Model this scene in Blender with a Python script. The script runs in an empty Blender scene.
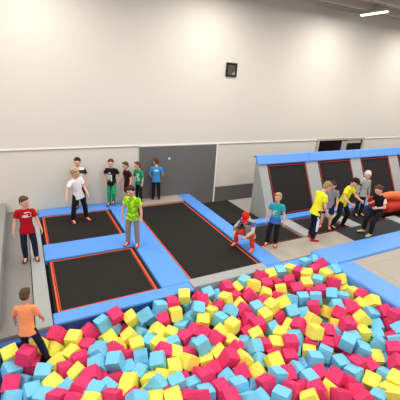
import bpy, bmesh, math, random
from mathutils import Vector, Matrix
random.seed(3)
S = 1.8                      # one plan unit (the width of a trampoline bed) in metres
C = bpy.context.scene.collection
RAD = math.radians

# ------------------------------------------------------------------ materials
def lin(c):
    c = c / 255.0
    return c / 12.92 if c <= 0.04045 else ((c + 0.055) / 1.055) ** 2.4
def rgba(t): return (lin(t[0]), lin(t[1]), lin(t[2]), 1.0)
def mat(name, col, rough=0.7, var=0.06, scale=6.0, bump=0.0, bscale=60.0, spec=0.3, sheen=0.0):
    m = bpy.data.materials.new(name); m.use_nodes = True
    nt = m.node_tree; b = nt.nodes['Principled BSDF']
    b.inputs['Roughness'].default_value = rough
    b.inputs['Specular IOR Level'].default_value = spec
    if sheen: b.inputs['Sheen Weight'].default_value = sheen
    tc = nt.nodes.new('ShaderNodeTexCoord')
    n = nt.nodes.new('ShaderNodeTexNoise'); n.inputs['Scale'].default_value = scale; n.inputs['Detail'].default_value = 4
    nt.links.new(tc.outputs['Object'], n.inputs['Vector'])
    mix = nt.nodes.new('ShaderNodeMix'); mix.data_type = 'RGBA'
    c = rgba(col)
    mix.inputs[6].default_value = tuple(max(0, v * (1 - var)) for v in c[:3]) + (1,)
    mix.inputs[7].default_value = tuple(min(1, v * (1 + var)) for v in c[:3]) + (1,)
    nt.links.new(n.outputs['Fac'], mix.inputs[0]); nt.links.new(mix.outputs[2], b.inputs['Base Color'])
    if bump:
        n2 = nt.nodes.new('ShaderNodeTexNoise'); n2.inputs['Scale'].default_value = bscale
        nt.links.new(tc.outputs['Object'], n2.inputs['Vector'])
        bp = nt.nodes.new('ShaderNodeBump'); bp.inputs['Strength'].default_value = bump; bp.inputs['Distance'].default_value = 0.01
        nt.links.new(n2.outputs['Fac'], bp.inputs['Height']); nt.links.new(bp.outputs['Normal'], b.inputs['Normal'])
    m['out'] = 0
    return m, mix
def M(*a, **k): return mat(*a, **k)[0]
def cloth(name, base, prints=()):
    """woven cloth; prints = [(colour, (x0,x1),(y0,y1),(z0,z1), blotch)] boxes in the garment's own space"""
    m, mix = mat(name, base, 0.85, 0.12, 14, 0.25, 90, 0.15)
    nt = m.node_tree; b = nt.nodes['Principled BSDF']; cur = mix.outputs[2]
    for col, xr, yr, zr, blotch in prints:
        tc = nt.nodes.new('ShaderNodeTexCoord'); sp = nt.nodes.new('ShaderNodeSeparateXYZ')
        nt.links.new(tc.outputs['Object'], sp.inputs[0])
        fac = None
        for ax, (lo, hi) in enumerate((xr, yr, zr)):
            for op, v in (('GREATER_THAN', lo), ('LESS_THAN', hi)):
                q = nt.nodes.new('ShaderNodeMath'); q.operation = op; q.inputs[1].default_value = v
                nt.links.new(sp.outputs[ax], q.inputs[0])
                if fac is None: fac = q.outputs[0]
                else:
                    w = nt.nodes.new('ShaderNodeMath'); w.operation = 'MULTIPLY'
                    nt.links.new(fac, w.inputs[0]); nt.links.new(q.outputs[0], w.inputs[1]); fac = w.outputs[0]
        if blotch:
            n = nt.nodes.new('ShaderNodeTexNoise'); n.inputs['Scale'].default_value = blotch; nt.links.new(tc.outputs['Object'], n.inputs['Vector'])
            q = nt.nodes.new('ShaderNodeMath'); q.operation = 'GREATER_THAN'; q.inputs[1].default_value = 0.47; nt.links.new(n.outputs['Fac'], q.inputs[0])
            w = nt.nodes.new('ShaderNodeMath'); w.operation = 'MULTIPLY'; nt.links.new(fac, w.inputs[0]); nt.links.new(q.outputs[0], w.inputs[1]); fac = w.outputs[0]
        mx = nt.nodes.new('ShaderNodeMix'); mx.data_type = 'RGBA'; mx.inputs[7].default_value = rgba(col)
        nt.links.new(fac, mx.inputs[0]); nt.links.new(cur, mx.inputs[6]); cur = mx.outputs[2]
    nt.links.new(cur, b.inputs['Base Color'])
    return m
def emit(name, col, strength):
    m = bpy.data.materials.new(name); m.use_nodes = True; b = m.node_tree.nodes['Principled BSDF']
    b.inputs['Emission Color'].default_value = rgba(col); b.inputs['Emission Strength'].default_value = strength
    return m

WALL = M('cream_painted_wall', (214, 209, 199), 0.75, 0.02, 0.6, 0.05, 40)
WALLDARK = M('wall_joint', (190, 182, 170), 0.8)
CEIL = M('ceiling_sheet', (196, 188, 176), 0.8, 0.05, 1.5)
STEEL = M('painted_steel', (176, 170, 160), 0.6)
GREYDOOR = M('dark_grey_panel', (102, 101, 100), 0.7, 0.05, 2)
GREYLOW = M('dark_grey_wainscot', (92, 90, 89), 0.7, 0.05, 2)
WHITE = M('white_paint', (236, 234, 228), 0.6)
DARK = M('dark_void', (22, 20, 20), 0.8)
GLASS = M('dark_window_glass', (30, 24, 24), 0.15, 0.1, 3, 0, 1, 0.5)
FLOORG = M('grey_floor_felt', (126, 122, 120), 0.85, 0.06, 5, 0.2, 120)
FLOORR = M('light_floor', (168, 165, 158), 0.6, 0.06, 3)
PITF = M('pit_floor', (48, 44, 44), 0.9)
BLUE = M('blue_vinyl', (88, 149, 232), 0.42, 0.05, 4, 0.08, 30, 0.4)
BLUESHADE = M('blue_vinyl_shaded', (44, 80, 150), 0.5, 0.05, 4, 0.08, 30, 0.35)  # same blue vinyl, with the shade on pit-side faces put into its colour
LGREY = M('light_grey_vinyl', (156, 160, 158), 0.55, 0.05, 5, 0.08, 40)
TAN = M('beige_vinyl', (163, 155, 143), 0.6, 0.05, 4, 0.08, 30)
BED = M('black_woven_mesh', (35, 33, 31), 0.85, 0.12, 30, 0.2, 300, 0.2)
BEDR = M('black_green_mat', (42, 50, 50), 0.8, 0.1, 10, 0.2, 100, 0.2)
ORANGE = M('orange_webbing', (238, 92, 52), 0.6, 0.08, 20)
REDW = M('red_webbing', (158, 48, 46), 0.6, 0.08, 20)
BLACK = M('black_edge', (24, 22, 26), 0.8)
INFL = M('orange_vinyl', (236, 100, 40), 0.4, 0.06, 4, 0.05, 20, 0.4)
INFR = M('red_vinyl', (196, 40, 20), 0.45, 0.06, 4, 0.05, 20, 0.4)
PINKF = M('pink_foam', (226, 64, 112), 0.9, 0.08, 12, 0.35, 160, 0.1)
YELF = M('yellow_foam', (242, 232, 100), 0.9, 0.06, 12, 0.35, 160, 0.1)
BLUF = M('light_blue_foam', (122, 198, 232), 0.9, 0.06, 12, 0.35, 160, 0.1)

# ------------------------------------------------------------------ object helpers
def tag(o, label=None, cat=None, group=None, kind=None):
    if label: o['label'] = label
    if cat: o['category'] = cat
    if group: o['group'] = group
    if kind: o['kind'] = kind
    return o
def link(name, me, m, parent=None, smooth=False):
    o = bpy.data.objects.new(name, me); C.objects.link(o)
    for k in (m if isinstance(m, (list, tuple)) else [m]): me.materials.append(k)
    if parent: o.parent = parent
    if smooth:
        for p in me.polygons: p.use_smooth = True
    return o
def empty(name, loc, label, cat, group=None):
    o = bpy.data.objects.new(name, None); C.objects.link(o); o.location = loc; o.empty_display_size = .1
    return tag(o, label, cat, group)
def boxes(bl, bev=0.0, seg=2, org=(0, 0, 0)):
    """list of (x0,x1,y0,y1,z0,z1) in metres -> mesh, relative to org"""
    bm = bmesh.new()
    for x0, x1, y0, y1, z0, z1 in bl:
        mt = Matrix.Translation(((x0 + x1) / 2 - org[0], (y0 + y1) / 2 - org[1], (z0 + z1) / 2 - org[2])) @ Matrix.Diagonal((x1 - x0, y1 - y0, z1 - z0, 1))
        bmesh.ops.create_cube(bm, size=1, matrix=mt)
    if bev: bmesh.ops.bevel(bm, geom=bm.edges[:], offset=bev, segments=seg, profile=.5, affect='EDGES')
    me = bpy.data.meshes.new('m'); bm.to_mesh(me); bm.free(); return me
def U(b): return tuple(v * S for v in b)
def struct(name, bl, m, bev=0):
    return tag(link(name, boxes([U(b) for b in bl], bev), m), kind='structure')
def pad(name, label, cat, b, m, bev=.025, group=None):
    b = U(b); org = ((b[0] + b[1]) / 2, (b[2] + b[3]) / 2, b[4])
    o = link(name, boxes([b], min(bev, (b[5] - b[4]) * .45), 3, org), m, smooth=False); o.location = org
    return tag(o, label, cat, group)
def poly_prism(pts, ext, m, name, parent=None):
    """closed polygon pts (metres, Vector) extruded by vector ext"""
    n = len(pts); v = [tuple(p) for p in pts] + [tuple(Vector(p) + Vector(ext)) for p in pts]
    f = [tuple(range(n))[::-1], tuple(range(n, 2 * n))] + [(i, (i + 1) % n, n + (i + 1) % n, n + i) for i in range(n)]
    me = bpy.data.meshes.new('m'); me.from_pydata(v, [], f)
    bm = bmesh.new(); bm.from_mesh(me); bmesh.ops.recalc_face_normals(bm, faces=bm.faces); bm.to_mesh(me); bm.free()
    return link(name, me, m, parent)

# ------------------------------------------------------------------ the setting
FZ = -.6                                                        # pit bottom; rear hall floor is at -.25
struct('floor', [(-4, 14, -6, 3.2, FZ - .05, FZ)], PITF)
struct('trim_1', [(-4, -.205, -.19, 2.765, FZ, -.002)], FLOORG)                            # raised floor at the left
struct('trim_2', [(-.2, 2.66, -.125, 2.765, FZ, -.085), (2.66, 14, -.04, 1.68, FZ, -.085)], BLACK)  # dark under-frame of the trampoline deck
struct('trim_3', [(3.5, 14, -6, -.46, FZ, -.09)], BLACK)
struct('trim_4', [(2.665, 14, 1.70, 2.765, FZ, -.25)], FLOORR)                              # lower floor behind the angled wall
struct('wall_back', [(-4, 14, 2.77, 2.9, FZ, 3.9)], WALL)
struct('trim_5', [(-4, 1.655, 2.752, 2.769, .975, .993), (1.655, 14, 2.752, 2.769, .965, .985)], WHITE, .004)
struct('trim_6', [(-4, 1.655, 2.760, 2.769, .965, .974), (1.655, 14, 2.760, 2.769, .955, .964)], WALLDARK)
struct('ceiling', [(-4, 14, -6, 2.9, 3.74, 3.82)], CEIL)
struct('trim_7', [(-4, 14, y, y + .05, 3.62, 3.74) for y in (2.35, 1.75, 1.1)], CEIL)  # roof beams
d = struct('door_1', [(1.66, 3.215, 2.745, 2.769, -.085, .955), (2.67, 3.215, 2.745, 2.769, -.25, -.085)], GREYDOOR)
k = link('door_sticker', boxes([U((2.20, 2.245, 2.738, 2.745, .715, .745))], .004), WHITE, d)
struct('trim_8', [(3.216, 3.245, 2.74, 2.769, -.25, .955)], WHITE)
struct('baseboard_back', [(3.246, 12, 2.745, 2.769, -.25, .075)], GREYLOW)
w = struct('window_1', [(5.9, 7.5, 2.735, 2.769, .955, 1.0), (5.9, 5.96, 2.735, 2.769, .62, .955), (7.44, 7.5, 2.735, 2.769, .62, .955), (5.9, 7.5, 2.735, 2.769, .6, .64)], STEEL, .006)
link('window_pane', boxes([U((5.96, 7.44, 2.755, 2.769, .64, .955))]), GLASS, w)
link('window_blind', boxes([U((6.72, 6.9, 2.742, 2.754, .64, .93)), U((6.9, 7.38, 2.744, 2.754, .87, .945))], .004), M('pale_blind', (170, 164, 156), .7), w)

h = empty('wall_hatch', U((3.41, 2.769, 2.22)), 'small black framed square hatch high up on the cream back wall', 'hatch')
bl = [(3.295, 3.525, 2.74, 2.769, 2.215, 2.245), (3.295, 3.525, 2.74, 2.769, 2.425, 2.455), (3.295, 3.325, 2.74, 2.769, 2.245, 2.425), (3.495, 3.525, 2.74, 2.769, 2.245, 2.425)]
link('hatch_frame', boxes([U(b) for b in bl], .006, 2, tuple(h.location)), BLACK, h)
hv = link('hatch_cover', boxes([U((3.325, 3.495, 2.755, 2.768, 2.245, 2.425))], 0, 1, tuple(h.location)), M('hatch_grey', (74, 70, 62), .5, .3, 4), h)
poly_prism([Vector(U((.0, -.02, .03))), Vector(U((.08, -.02, .03))), Vector(U((.08, -.02, .09)))], (0, .01, 0), M('hatch_flap', (150, 146, 134), .6), 'hatch_flap', hv)

# ------------------------------------------------------------------ lights
def area(x, y, z, sx, sy, watts, col=(255, 251, 245), rot=(0, 0, 0), spread=180):
    l = bpy.data.lights.new('hall_lamp', 'AREA'); l.shape = 'RECTANGLE'; l.size = sx; l.size_y = sy; l.energy = watts
    l.color = rgba(col)[:3]; l.spread = RAD(spread)
    o = bpy.data.objects.new('hall_lamp', l); C.objects.link(o); o.location = (x * S, y * S, z * S); o.rotation_euler = rot
    return o
def fixture(x, y0, y1, z):
    t = empty('ceiling_light', U((x, (y0 + y1) / 2, z)), 'long white tube lamp hanging under the ceiling near the back wall', 'ceiling light')
    og = tuple(t.location)
    link('housing', boxes([U((x - .07, x + .07, y0, y1, z, z + .04))], .012, 2, og), STEEL, t)
    link('tube', boxes([U((x - .03, x + .03, y0 + .02, y1 - .02, z - .028, z - .001))], .02, 3, og), emit('tube_glow', (255, 250, 244), 3), t)
    link('hanger', boxes([U((x - .006, x + .006, y0 + .1, y0 + .112, z + .04, 3.74)), U((x - .006, x + .006, y1 - .112, y1 - .1, z + .04, 3.74))], 0, 1, og), STEEL, t)
    return t
fixture(6.34, 1.98, 2.62, 3.58)
tag(link('light_rail', boxes([U((5.3, 6.26, 2.55, 2.59, 3.56, 3.60))], .01), STEEL), 'thin grey conduit running below the ceiling to the tube lamp', 'conduit')
for x in (-2.6, .1, 2.85, 5.6, 8.2, 10.9):
    area(x, 1.65, 3.5, .9, 1.7, 125)
for x in (-1.5, 2.2, 5.9, 9.6):
    for y in (.2, -2.2, -4.6):
        area(x, y, 3.5, 2.2, 1.4, 150)
wd = bpy.data.worlds.new('hall_air'); bpy.context.scene.world = wd; wd.use_nodes = True
wd.node_tree.nodes['Background'].inputs[0].default_value = (1.0, .97, .93, 1); wd.node_tree.nodes['Background'].inputs[1].default_value = 0.72

# ------------------------------------------------------------------ trampolines and pads
def ring(x0, x1, y0, y1, w, z0, z1):
    """frame of bars with widths w = (left, right, front, back)"""
    l, r, f, b = w; out = []
    if f > 0: out.append((x0, x1, y0, y0 + f, z0, z1))
    if b > 0: out.append((x0, x1, y1 - b, y1, z0, z1))
    if l > 0: out.append((x0, x0 + l, y0 + f, y1 - b, z0, z1))
    if r > 0: out.append((x1 - r, x1, y0 + f, y1 - b, z0, z1))
    return out
def trampoline(x0, x1, y0, y1, label, web, group=None, rw=(.018, .018, .010, .010), g=(.024, .036, .010, .030), stitch=False, ez=-.012):
    t = empty('trampoline', U(((x0 + x1) / 2, (y0 + y1) / 2, -.085)), label, 'trampoline', group); og = tuple(t.location)
    link('spring_cover', boxes([U(b) for b in ring(x0 - g[0], x1 + g[1], y0 - g[2], y1 + g[3], g, -.085, -.022)], 0, 1, og), BLACK, t)
    link('border', boxes([U(b) for b in ring(x0, x1, y0, y1, rw, -.07, ez)], .003, 1, og), web, t)
    link('bed', boxes([U((x0 + rw[0], x1 - rw[1], y0 + rw[2], y1 - rw[3], -.05, -.018))], 0, 1, og), BED, t)
    if stitch:
        link('stitching', boxes([U((x0 + rw[0] + .009, x0 + rw[0] + .014, y0 + .02, y1 - .02, -.018, -.0155)), U((x1 - rw[1] - .014, x1 - rw[1] - .009, y0 + .02, y1 - .02, -.018, -.0155))], 0, 1, og), web, t)
    return t
trampoline(0, 1, 0, .991, 'square black trampoline with orange edge nearest the pit, in front of the lime shirted boy', ORANGE, stitch=True)
trampoline(0, 1, 1.45, 2.418, 'square black trampoline at the wall side, under the boy in the white shirt', ORANGE, stitch=True)
trampoline(1.41, 2.376, .03, 2.378, 'long black trampoline lane running from the pit to the grey door', ORANGE, None, (.014, .016, 0, .006), (.008, .036, .006, .03))
e = .043
pad('safety_pad', 'blue pad between the back wall and the rear left trampoline', 'safety pad', (-.05, 1 + e, 2.418 + .034, 2.74, -.085, 0), BLUE)
pad('safety_pad', 'blue cross pad between the two square trampolines', 'safety pad', (-.05, 1 + e, .991 + .033, 1.45 - .013, -.085, .004), BLUE)
pad('safety_pad', 'blue pad on the pit edge in front of the near square trampoline', 'safety pad', (-.05, 1.365, -.175, -.013, -.035, 0), BLUE)
pad('pad_skirt', 'blue padded skirt with shade in its colour hanging below the blue pit edge pad', 'pad', (-.05, 1.365, -.165, -.13, -.5, -.037), BLUESHADE, .015)  # front drop of the pad, its shade painted as a darker blue
pad('safety_pad', 'long blue pad between the square trampolines and the long lane', 'safety pad', (1 + e + .003, 1.41 - .011, -.011, 2.70, -.085, .002), BLUE)
pad('safety_pad', 'long blue pad along the right side of the long trampoline lane', 'safety pad', (2.376 + e, 2.665, -.06, 2.74, -.085, .003), BLUE)
pad('walkway_pad', 'light grey pad at the pit end of the long trampoline lane', 'pad', (1.369, 2.415, -.135, .022, -.085, .002), LGREY, .02)
pad('pad_skirt', 'grey skirt hanging below the grey pad into the pit', 'pad', (1.369, 2.45, -.132, -.128, -.5, -.087), LGREY, .002)
pad('walkway_pad', 'long light grey strip between grey floor and the square trampolines', 'pad', (-.198, -.056, -.19, 2.74, -.085, .004), LGREY, .015)
pad('standing_platform', 'pale platform at the foot of the grey door behind the lane', 'platform', (1.372, 2.415, 2.425, 2.742, -.085, .006), TAN, .015)
pad('bench_box', 'low grey box along the left edge beside the red shirted boy', 'box', (-2.4, -.475, -.1, 2.74, 0, .16), M('bench_grey', (142, 140, 139), .6, .05, 3), .02)
pad('pit_edge_pad', 'blue pad across the pit end of the grey floor behind the orange shirted boy', 'safety pad', (-.9, -.06, -.26, -.195, -.5, -.03), BLUESHADE, .02)
pad('pit_edge_pad', 'blue pad down the left edge of the foam pit', 'safety pad', (-1.2, -.475, -3.2, -.265, -.5, -.08), BLUE, .03)

# right hand court
pad('landing_mat', 'black mat lying between the long blue pad and the angled wall', 'mat', (2.67, 3.22, 1.22, 2.2, -.085, -.004), BED, .012)
gsm = 'small floor trampolines at the foot of the angled wall'
trampoline(2.71, 3.46, .44, .985, 'small dark floor trampoline behind the boy in teal', REDW, gsm, (.006, .006, .004, .008), (.02, .02, .02, .02))
trampoline(3.76, 4.46, .44, .985, 'small dark floor trampoline between two pale dividers, by the yellow shirted pair', REDW, gsm, (.006, .006, .004, .008), (.02, .02, .02, .02))
trampoline(4.80, 5.46, .44, .985, 'small dark floor trampoline partly hidden behind the boy in black', REDW, gsm, (.006, .006, .004, .008), (.02, .02, .02, .02))
gdv = 'pale dividers between the small floor trampolines'
pad('divider_pad', 'pale divider pad just right of the boy in teal', 'pad', (3.504, 3.716, .40, 1.02, -.085, .012), LGREY, .015, gdv)
pad('divider_pad', 'pale divider pad right of the stooping boy in yellow', 'pad', (4.504, 4.756, .40, 1.02, -.085, .012), LGREY, .015, gdv)
pad('divider_pad', 'pale divider pad next to the orange inflatable bag', 'pad', (5.504, 5.75, -.03, .49, -.085, .012), LGREY, .015, gdv)
pad('base_pad', 'narrow blue pad along the foot of the angled trampoline wall', 'safety pad', (2.98, 9, 1.03, 1.185, -.085, .02), BLUE, .015)
pad('floor_mat', 'beige mat in front of the small trampolines where teal boy stands', 'mat', (2.67, 4.14, -.055, .395, -.085, .0), TAN, .012)
pad('floor_mat', 'dark green mat under the stooping boy in black', 'mat', (4.145, 5.5, -.055, .395, -.085, .002), BEDR, .012)
pad('safety_pad', 'short blue strip on the pit edge below the beige mat', 'safety pad', (2.42, 3.12, -.20, -.064, -.3, -.002), BLUE, .02)
pad('bolster_pad', 'thick blue bolster across the front of the right hand court', 'safety pad', (3.125, 5.1, -.45, -.075, -.4, .085), BLUE, .06)
pad('bolster_pad', 'blue bolster at the right picture edge continuing the court front', 'safety pad', (5.104, 6.6, -.45, -.045, -.4, .10), BLUE, .06)
pad('pit_edge_pad', 'broad blue pad between the foam pit and the beige bed at right', 'safety pad', (3.125, 3.47, -3.4, -.455, -.5, .08), BLUE, .05)
t = empty('beige_bed', U((4.6, -1.6, -.09)), 'beige padded bed at right framed by blue bolsters', 'bed'); og = tuple(t.location)
link('bed_top', boxes([U((3.475, 6.6, -3.4, -.455, -.085, .06))], .02, 2, og), TAN, t)
link('bed_seam', boxes([U((3.60, 3.612, -3.4, -.60, .06, .064)), U((3.60, 6.6, -.60, -.588, .06, .064))], 0, 1, og), STEEL, t)

# the angled trampoline wall: a wedge rising from y=1.2 to y=1.7
SL = Vector((0, .5, .97))
def sp(x, t, off=0.0):
    n = Vector((0, -.97, .5)).normalized()
    return (Vector((x, 1.2, -.0)) + SL * t + n * off) * S
def slab(x0, x1, t0, t1, o0, o1, m, name, parent):
    pts = [sp(x0, t0, o0), sp(x1, t0, o0), sp(x1, t1, o0), sp(x0, t1, o0)]
    n = Vector((0, -.97, .5)).normalized() * (o1 - o0) * S
    return poly_prism([p - parent.location for p in pts], n, m, name, parent)
X0, X1 = 3.40, 9.0
fr = empty('wedge_frame', U((X0, 1.2, 0)), 'light grey padded wedge carrying the row of angled trampolines', 'frame')
P = lambda x, y, z: Vector(U((x, y, z))) - fr.location
poly_prism([P(X0, 1.2, -.085), P(X0, 1.69, -.25), P(X0, 1.69, .89), P(X0, 1.64, .89), P(X0, 1.2, .02)], (.03, 0, 0), M('side_grey', (160, 164, 160), .7, .06, 3), 'side_panel', fr)
poly_prism([P(X1, 1.2, -.085), P(X1, 1.69, -.25), P(X1, 1.69, .89), P(X1, 1.64, .89), P(X1, 1.2, .02)], (-.03, 0, 0), LGREY, 'side_panel', fr)
TX = [(3.59, 4.49), (4.79, 5.69), (5.98, 6.885), (7.19, 8.09)]
edges = [X0 + .02] + [v for a in TX for v in a] + [X1 - .02]
for i in range(0, len(edges), 2):
    a = slab(edges[i], edges[i + 1] , 0.0, .95, -.05, 0, LGREY, 'apron', fr)
for i, a in enumerate(TX):
    slab(a[0], a[1], .835, .95, -.05, -.002, LGREY, 'apron', fr)
lab = ['angled black trampoline at the left end of the sloping wall', 'angled black trampoline behind the two boys in yellow', 'angled black trampoline behind the pale hooded child', 'angled black trampoline cut by the right picture edge']
for (a0, a1), lb in zip(TX, lab):
    t = empty('angled_trampoline', sp((a0 + a1) / 2, .02), lb, 'trampoline', 'angled trampolines of the sloping wall')
    t0, t1, b, c = .004, .835, .02, .012
    def rg(name, i0, i1, o0, o1, m):
        for q in ((a0 + i0, a0 + i1, t0 + i0, t1 - i0), (a1 - i1, a1 - i0, t0 + i0, t1 - i0), (a0 + i1, a1 - i1, t0 + i0, t0 + i1), (a0 + i1, a1 - i1, t1 - i1, t1 - i0)):
            yield slab(*q, o0, o1, m, name, t)
    def joined(name, gen):
        os_ = list(gen); base = os_[0]; bm = bmesh.new()
        for o in os_: bm.from_mesh(o.data)
        bm.to_mesh(base.data); bm.free()
        for o in os_[1:]: bpy.data.objects.remove(o)
        base.name = name
    joined('spring_cover', rg('spring_cover', .002, .022, -.05, -.012, BLACK))
    joined('border', rg('border', .022, .033, -.05, .004, REDW))
    slab(a0 + .036, a1 - .036, t0 + .036, t1 - .036, -.05, -.012, BED, 'bed', t)
for i, (a, b, lb) in enumerate([(3.385, 4.56, 'blue top pad above the left end of the angled wall'), (4.565, 5.78, 'blue top pad above the second angled trampoline, below the window'), (5.785, 7.05, 'blue top pad above the third angled trampoline'), (7.055, 9.0, 'blue top pad at the right picture edge of the angled wall')]):
    pts = [sp(a, .838, .002), sp(a, .838, .03), sp(a, .985, .03), sp(a, 1.0, .01), sp(a, 1.0, -.06), sp(a, .97, -.06), sp(a, .955, .002)]
    o = poly_prism([q - sp(a, .84) for q in pts], ((b - a) * S, 0, 0), BLUE, 'top_pad'); o.location = sp(a, .84)
    bm = bmesh.new(); bm.from_mesh(o.data); bmesh.ops.bevel(bm, geom=bm.edges[:], offset=.015, segments=2, profile=.5, affect='EDGES'); bm.to_mesh(o.data); bm.free()
    tag(o, lb, 'safety pad', 'blue top pads of the angled wall')

# ------------------------------------------------------------------ closed blobs and voxel union
class Blob:
    def __init__(s): s.v = []; s.f = []
    def rings(s, rs):
        n = len(rs[0]); b = len(s.v)
        for r in rs: s.v += [tuple(p) for p in r]
        for k in range(len(rs) - 1):
            for i in range(n):
                j = (i + 1) % n
                s.f.append((b + k * n + i, b + k * n + j, b + (k + 1) * n + j, b + (k + 1) * n + i))
        s.f.append(tuple(b + i for i in range(n))[::-1]); e = b + (len(rs) - 1) * n
        s.f.append(tuple(e + i for i in range(n)))
    def tube(s, pts, rad, caps=(True, True), n=12):
        pts = [Vector(p) for p in pts]; rs = []
        ref = None
        for i, p in enumerate(pts):
            d = (pts[min(i + 1, len(pts) - 1)] - pts[max(i - 1, 0)]).normalized()
            a = d.orthogonal().normalized() if ref is None else (ref - d * ref.dot(d)).normalized()
            ref = a; b = d.cross(a)
            mk = lambda c, r: [c + (a * math.cos(2 * math.pi * k / n) + b * math.sin(2 * math.pi * k / n)) * r for k in range(n)]
            r = rad[i]
            if i == 0 and caps[0]:
                for t in (80, 55, 28): rs.append(mk(p - d * r * math.sin(RAD(t)), r * math.cos(RAD(t))))
            rs.append(mk(p, r))
            if i == len(pts) - 1 and caps[1]:
                for t in (28, 55, 80): rs.append(mk(p + d * r * math.sin(RAD(t)), r * math.cos(RAD(t))))
        s.rings(rs)
    def ell(s, c, r, mt=None, n=16):
        mt = mt or Matrix.Identity(3); c = Vector(c); rs = []
        for k in range(1, 10):
            th = math.pi * k / 10 - math.pi / 2
            rs.append([c + mt @ Vector((r[0] * math.cos(th) * math.cos(2 * math.pi * i / n), r[1] * math.cos(th) * math.sin(2 * math.pi * i / n), r[2] * math.sin(th))) for i in range(n)])
        s.rings(rs)
    def loft(s, org, mt, rows, n=20):
        rs = []
        for t, rx, ry, yo in rows:
            rs.append([org + mt @ Vector((rx * math.cos(2 * math.pi * i / n), yo + ry * math.sin(2 * math.pi * i / n), t)) for i in range(n)])
        s.rings(rs)
    def build(s, name, m, voxel, parent=None, smooth=2):
        me = bpy.data.meshes.new('b'); me.from_pydata(s.v, [], s.f)
        bm = bmesh.new(); bm.from_mesh(me); bmesh.ops.recalc_face_normals(bm, faces=bm.faces); bm.to_mesh(me); bm.free()
        o = bpy.data.objects.new(name, me); C.objects.link(o)
        r = o.modifiers.new('r', 'REMESH'); r.mode = 'VOXEL'; r.voxel_size = voxel
        if smooth: q = o.modifiers.new('s', 'SMOOTH'); q.factor = .5; q.iterations = smooth
        bpy.context.view_layer.update()
        ev = o.evaluated_get(bpy.context.evaluated_depsgraph_get()); nm = bpy.data.meshes.new_from_object(ev)
        o.modifiers.clear(); o.data = nm; nm.materials.clear()
        for k in (m if isinstance(m, (list, tuple)) else [m]): nm.materials.append(k)
        for p in nm.polygons: p.use_smooth = True; p.material_index = 0
        if parent: o.parent = parent
        return o

# orange inflatable at the right edge
bg = Blob(); o5 = Vector(U((5.54, .72, 0)))
bg.loft(o5 * 0, Matrix(((0, 0, 1), (1, 0, 0), (0, 1, 0))), [(x * S, .25 * S * r, .16 * S * r, .16 * S) for x, r in ((0, .8), (.04, .95), (.1, 1), (.7, 1), (1.4, 1), (2.2, 1))], 28)
ib = bg.build('inflatable_bag', INFR, .03, None, 4); ib.location = o5
tag(ib, 'big orange and red inflatable bag at the right edge behind the boy in black', 'inflatable bag')
bt = Blob(); bt.tube([Vector(U((-.2, -.10, .36))), Vector(U((.1, -.13, .375))), Vector(U((.45, -.14, .33))), Vector(U((1.0, -.14, .30))), Vector(U((2.2, -.13, .30)))], [.05 * S, .075 * S, .095 * S, .1 * S, .1 * S], n=16)
tb = bt.build('top_tube', INFL, .03, ib, 2)

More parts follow.
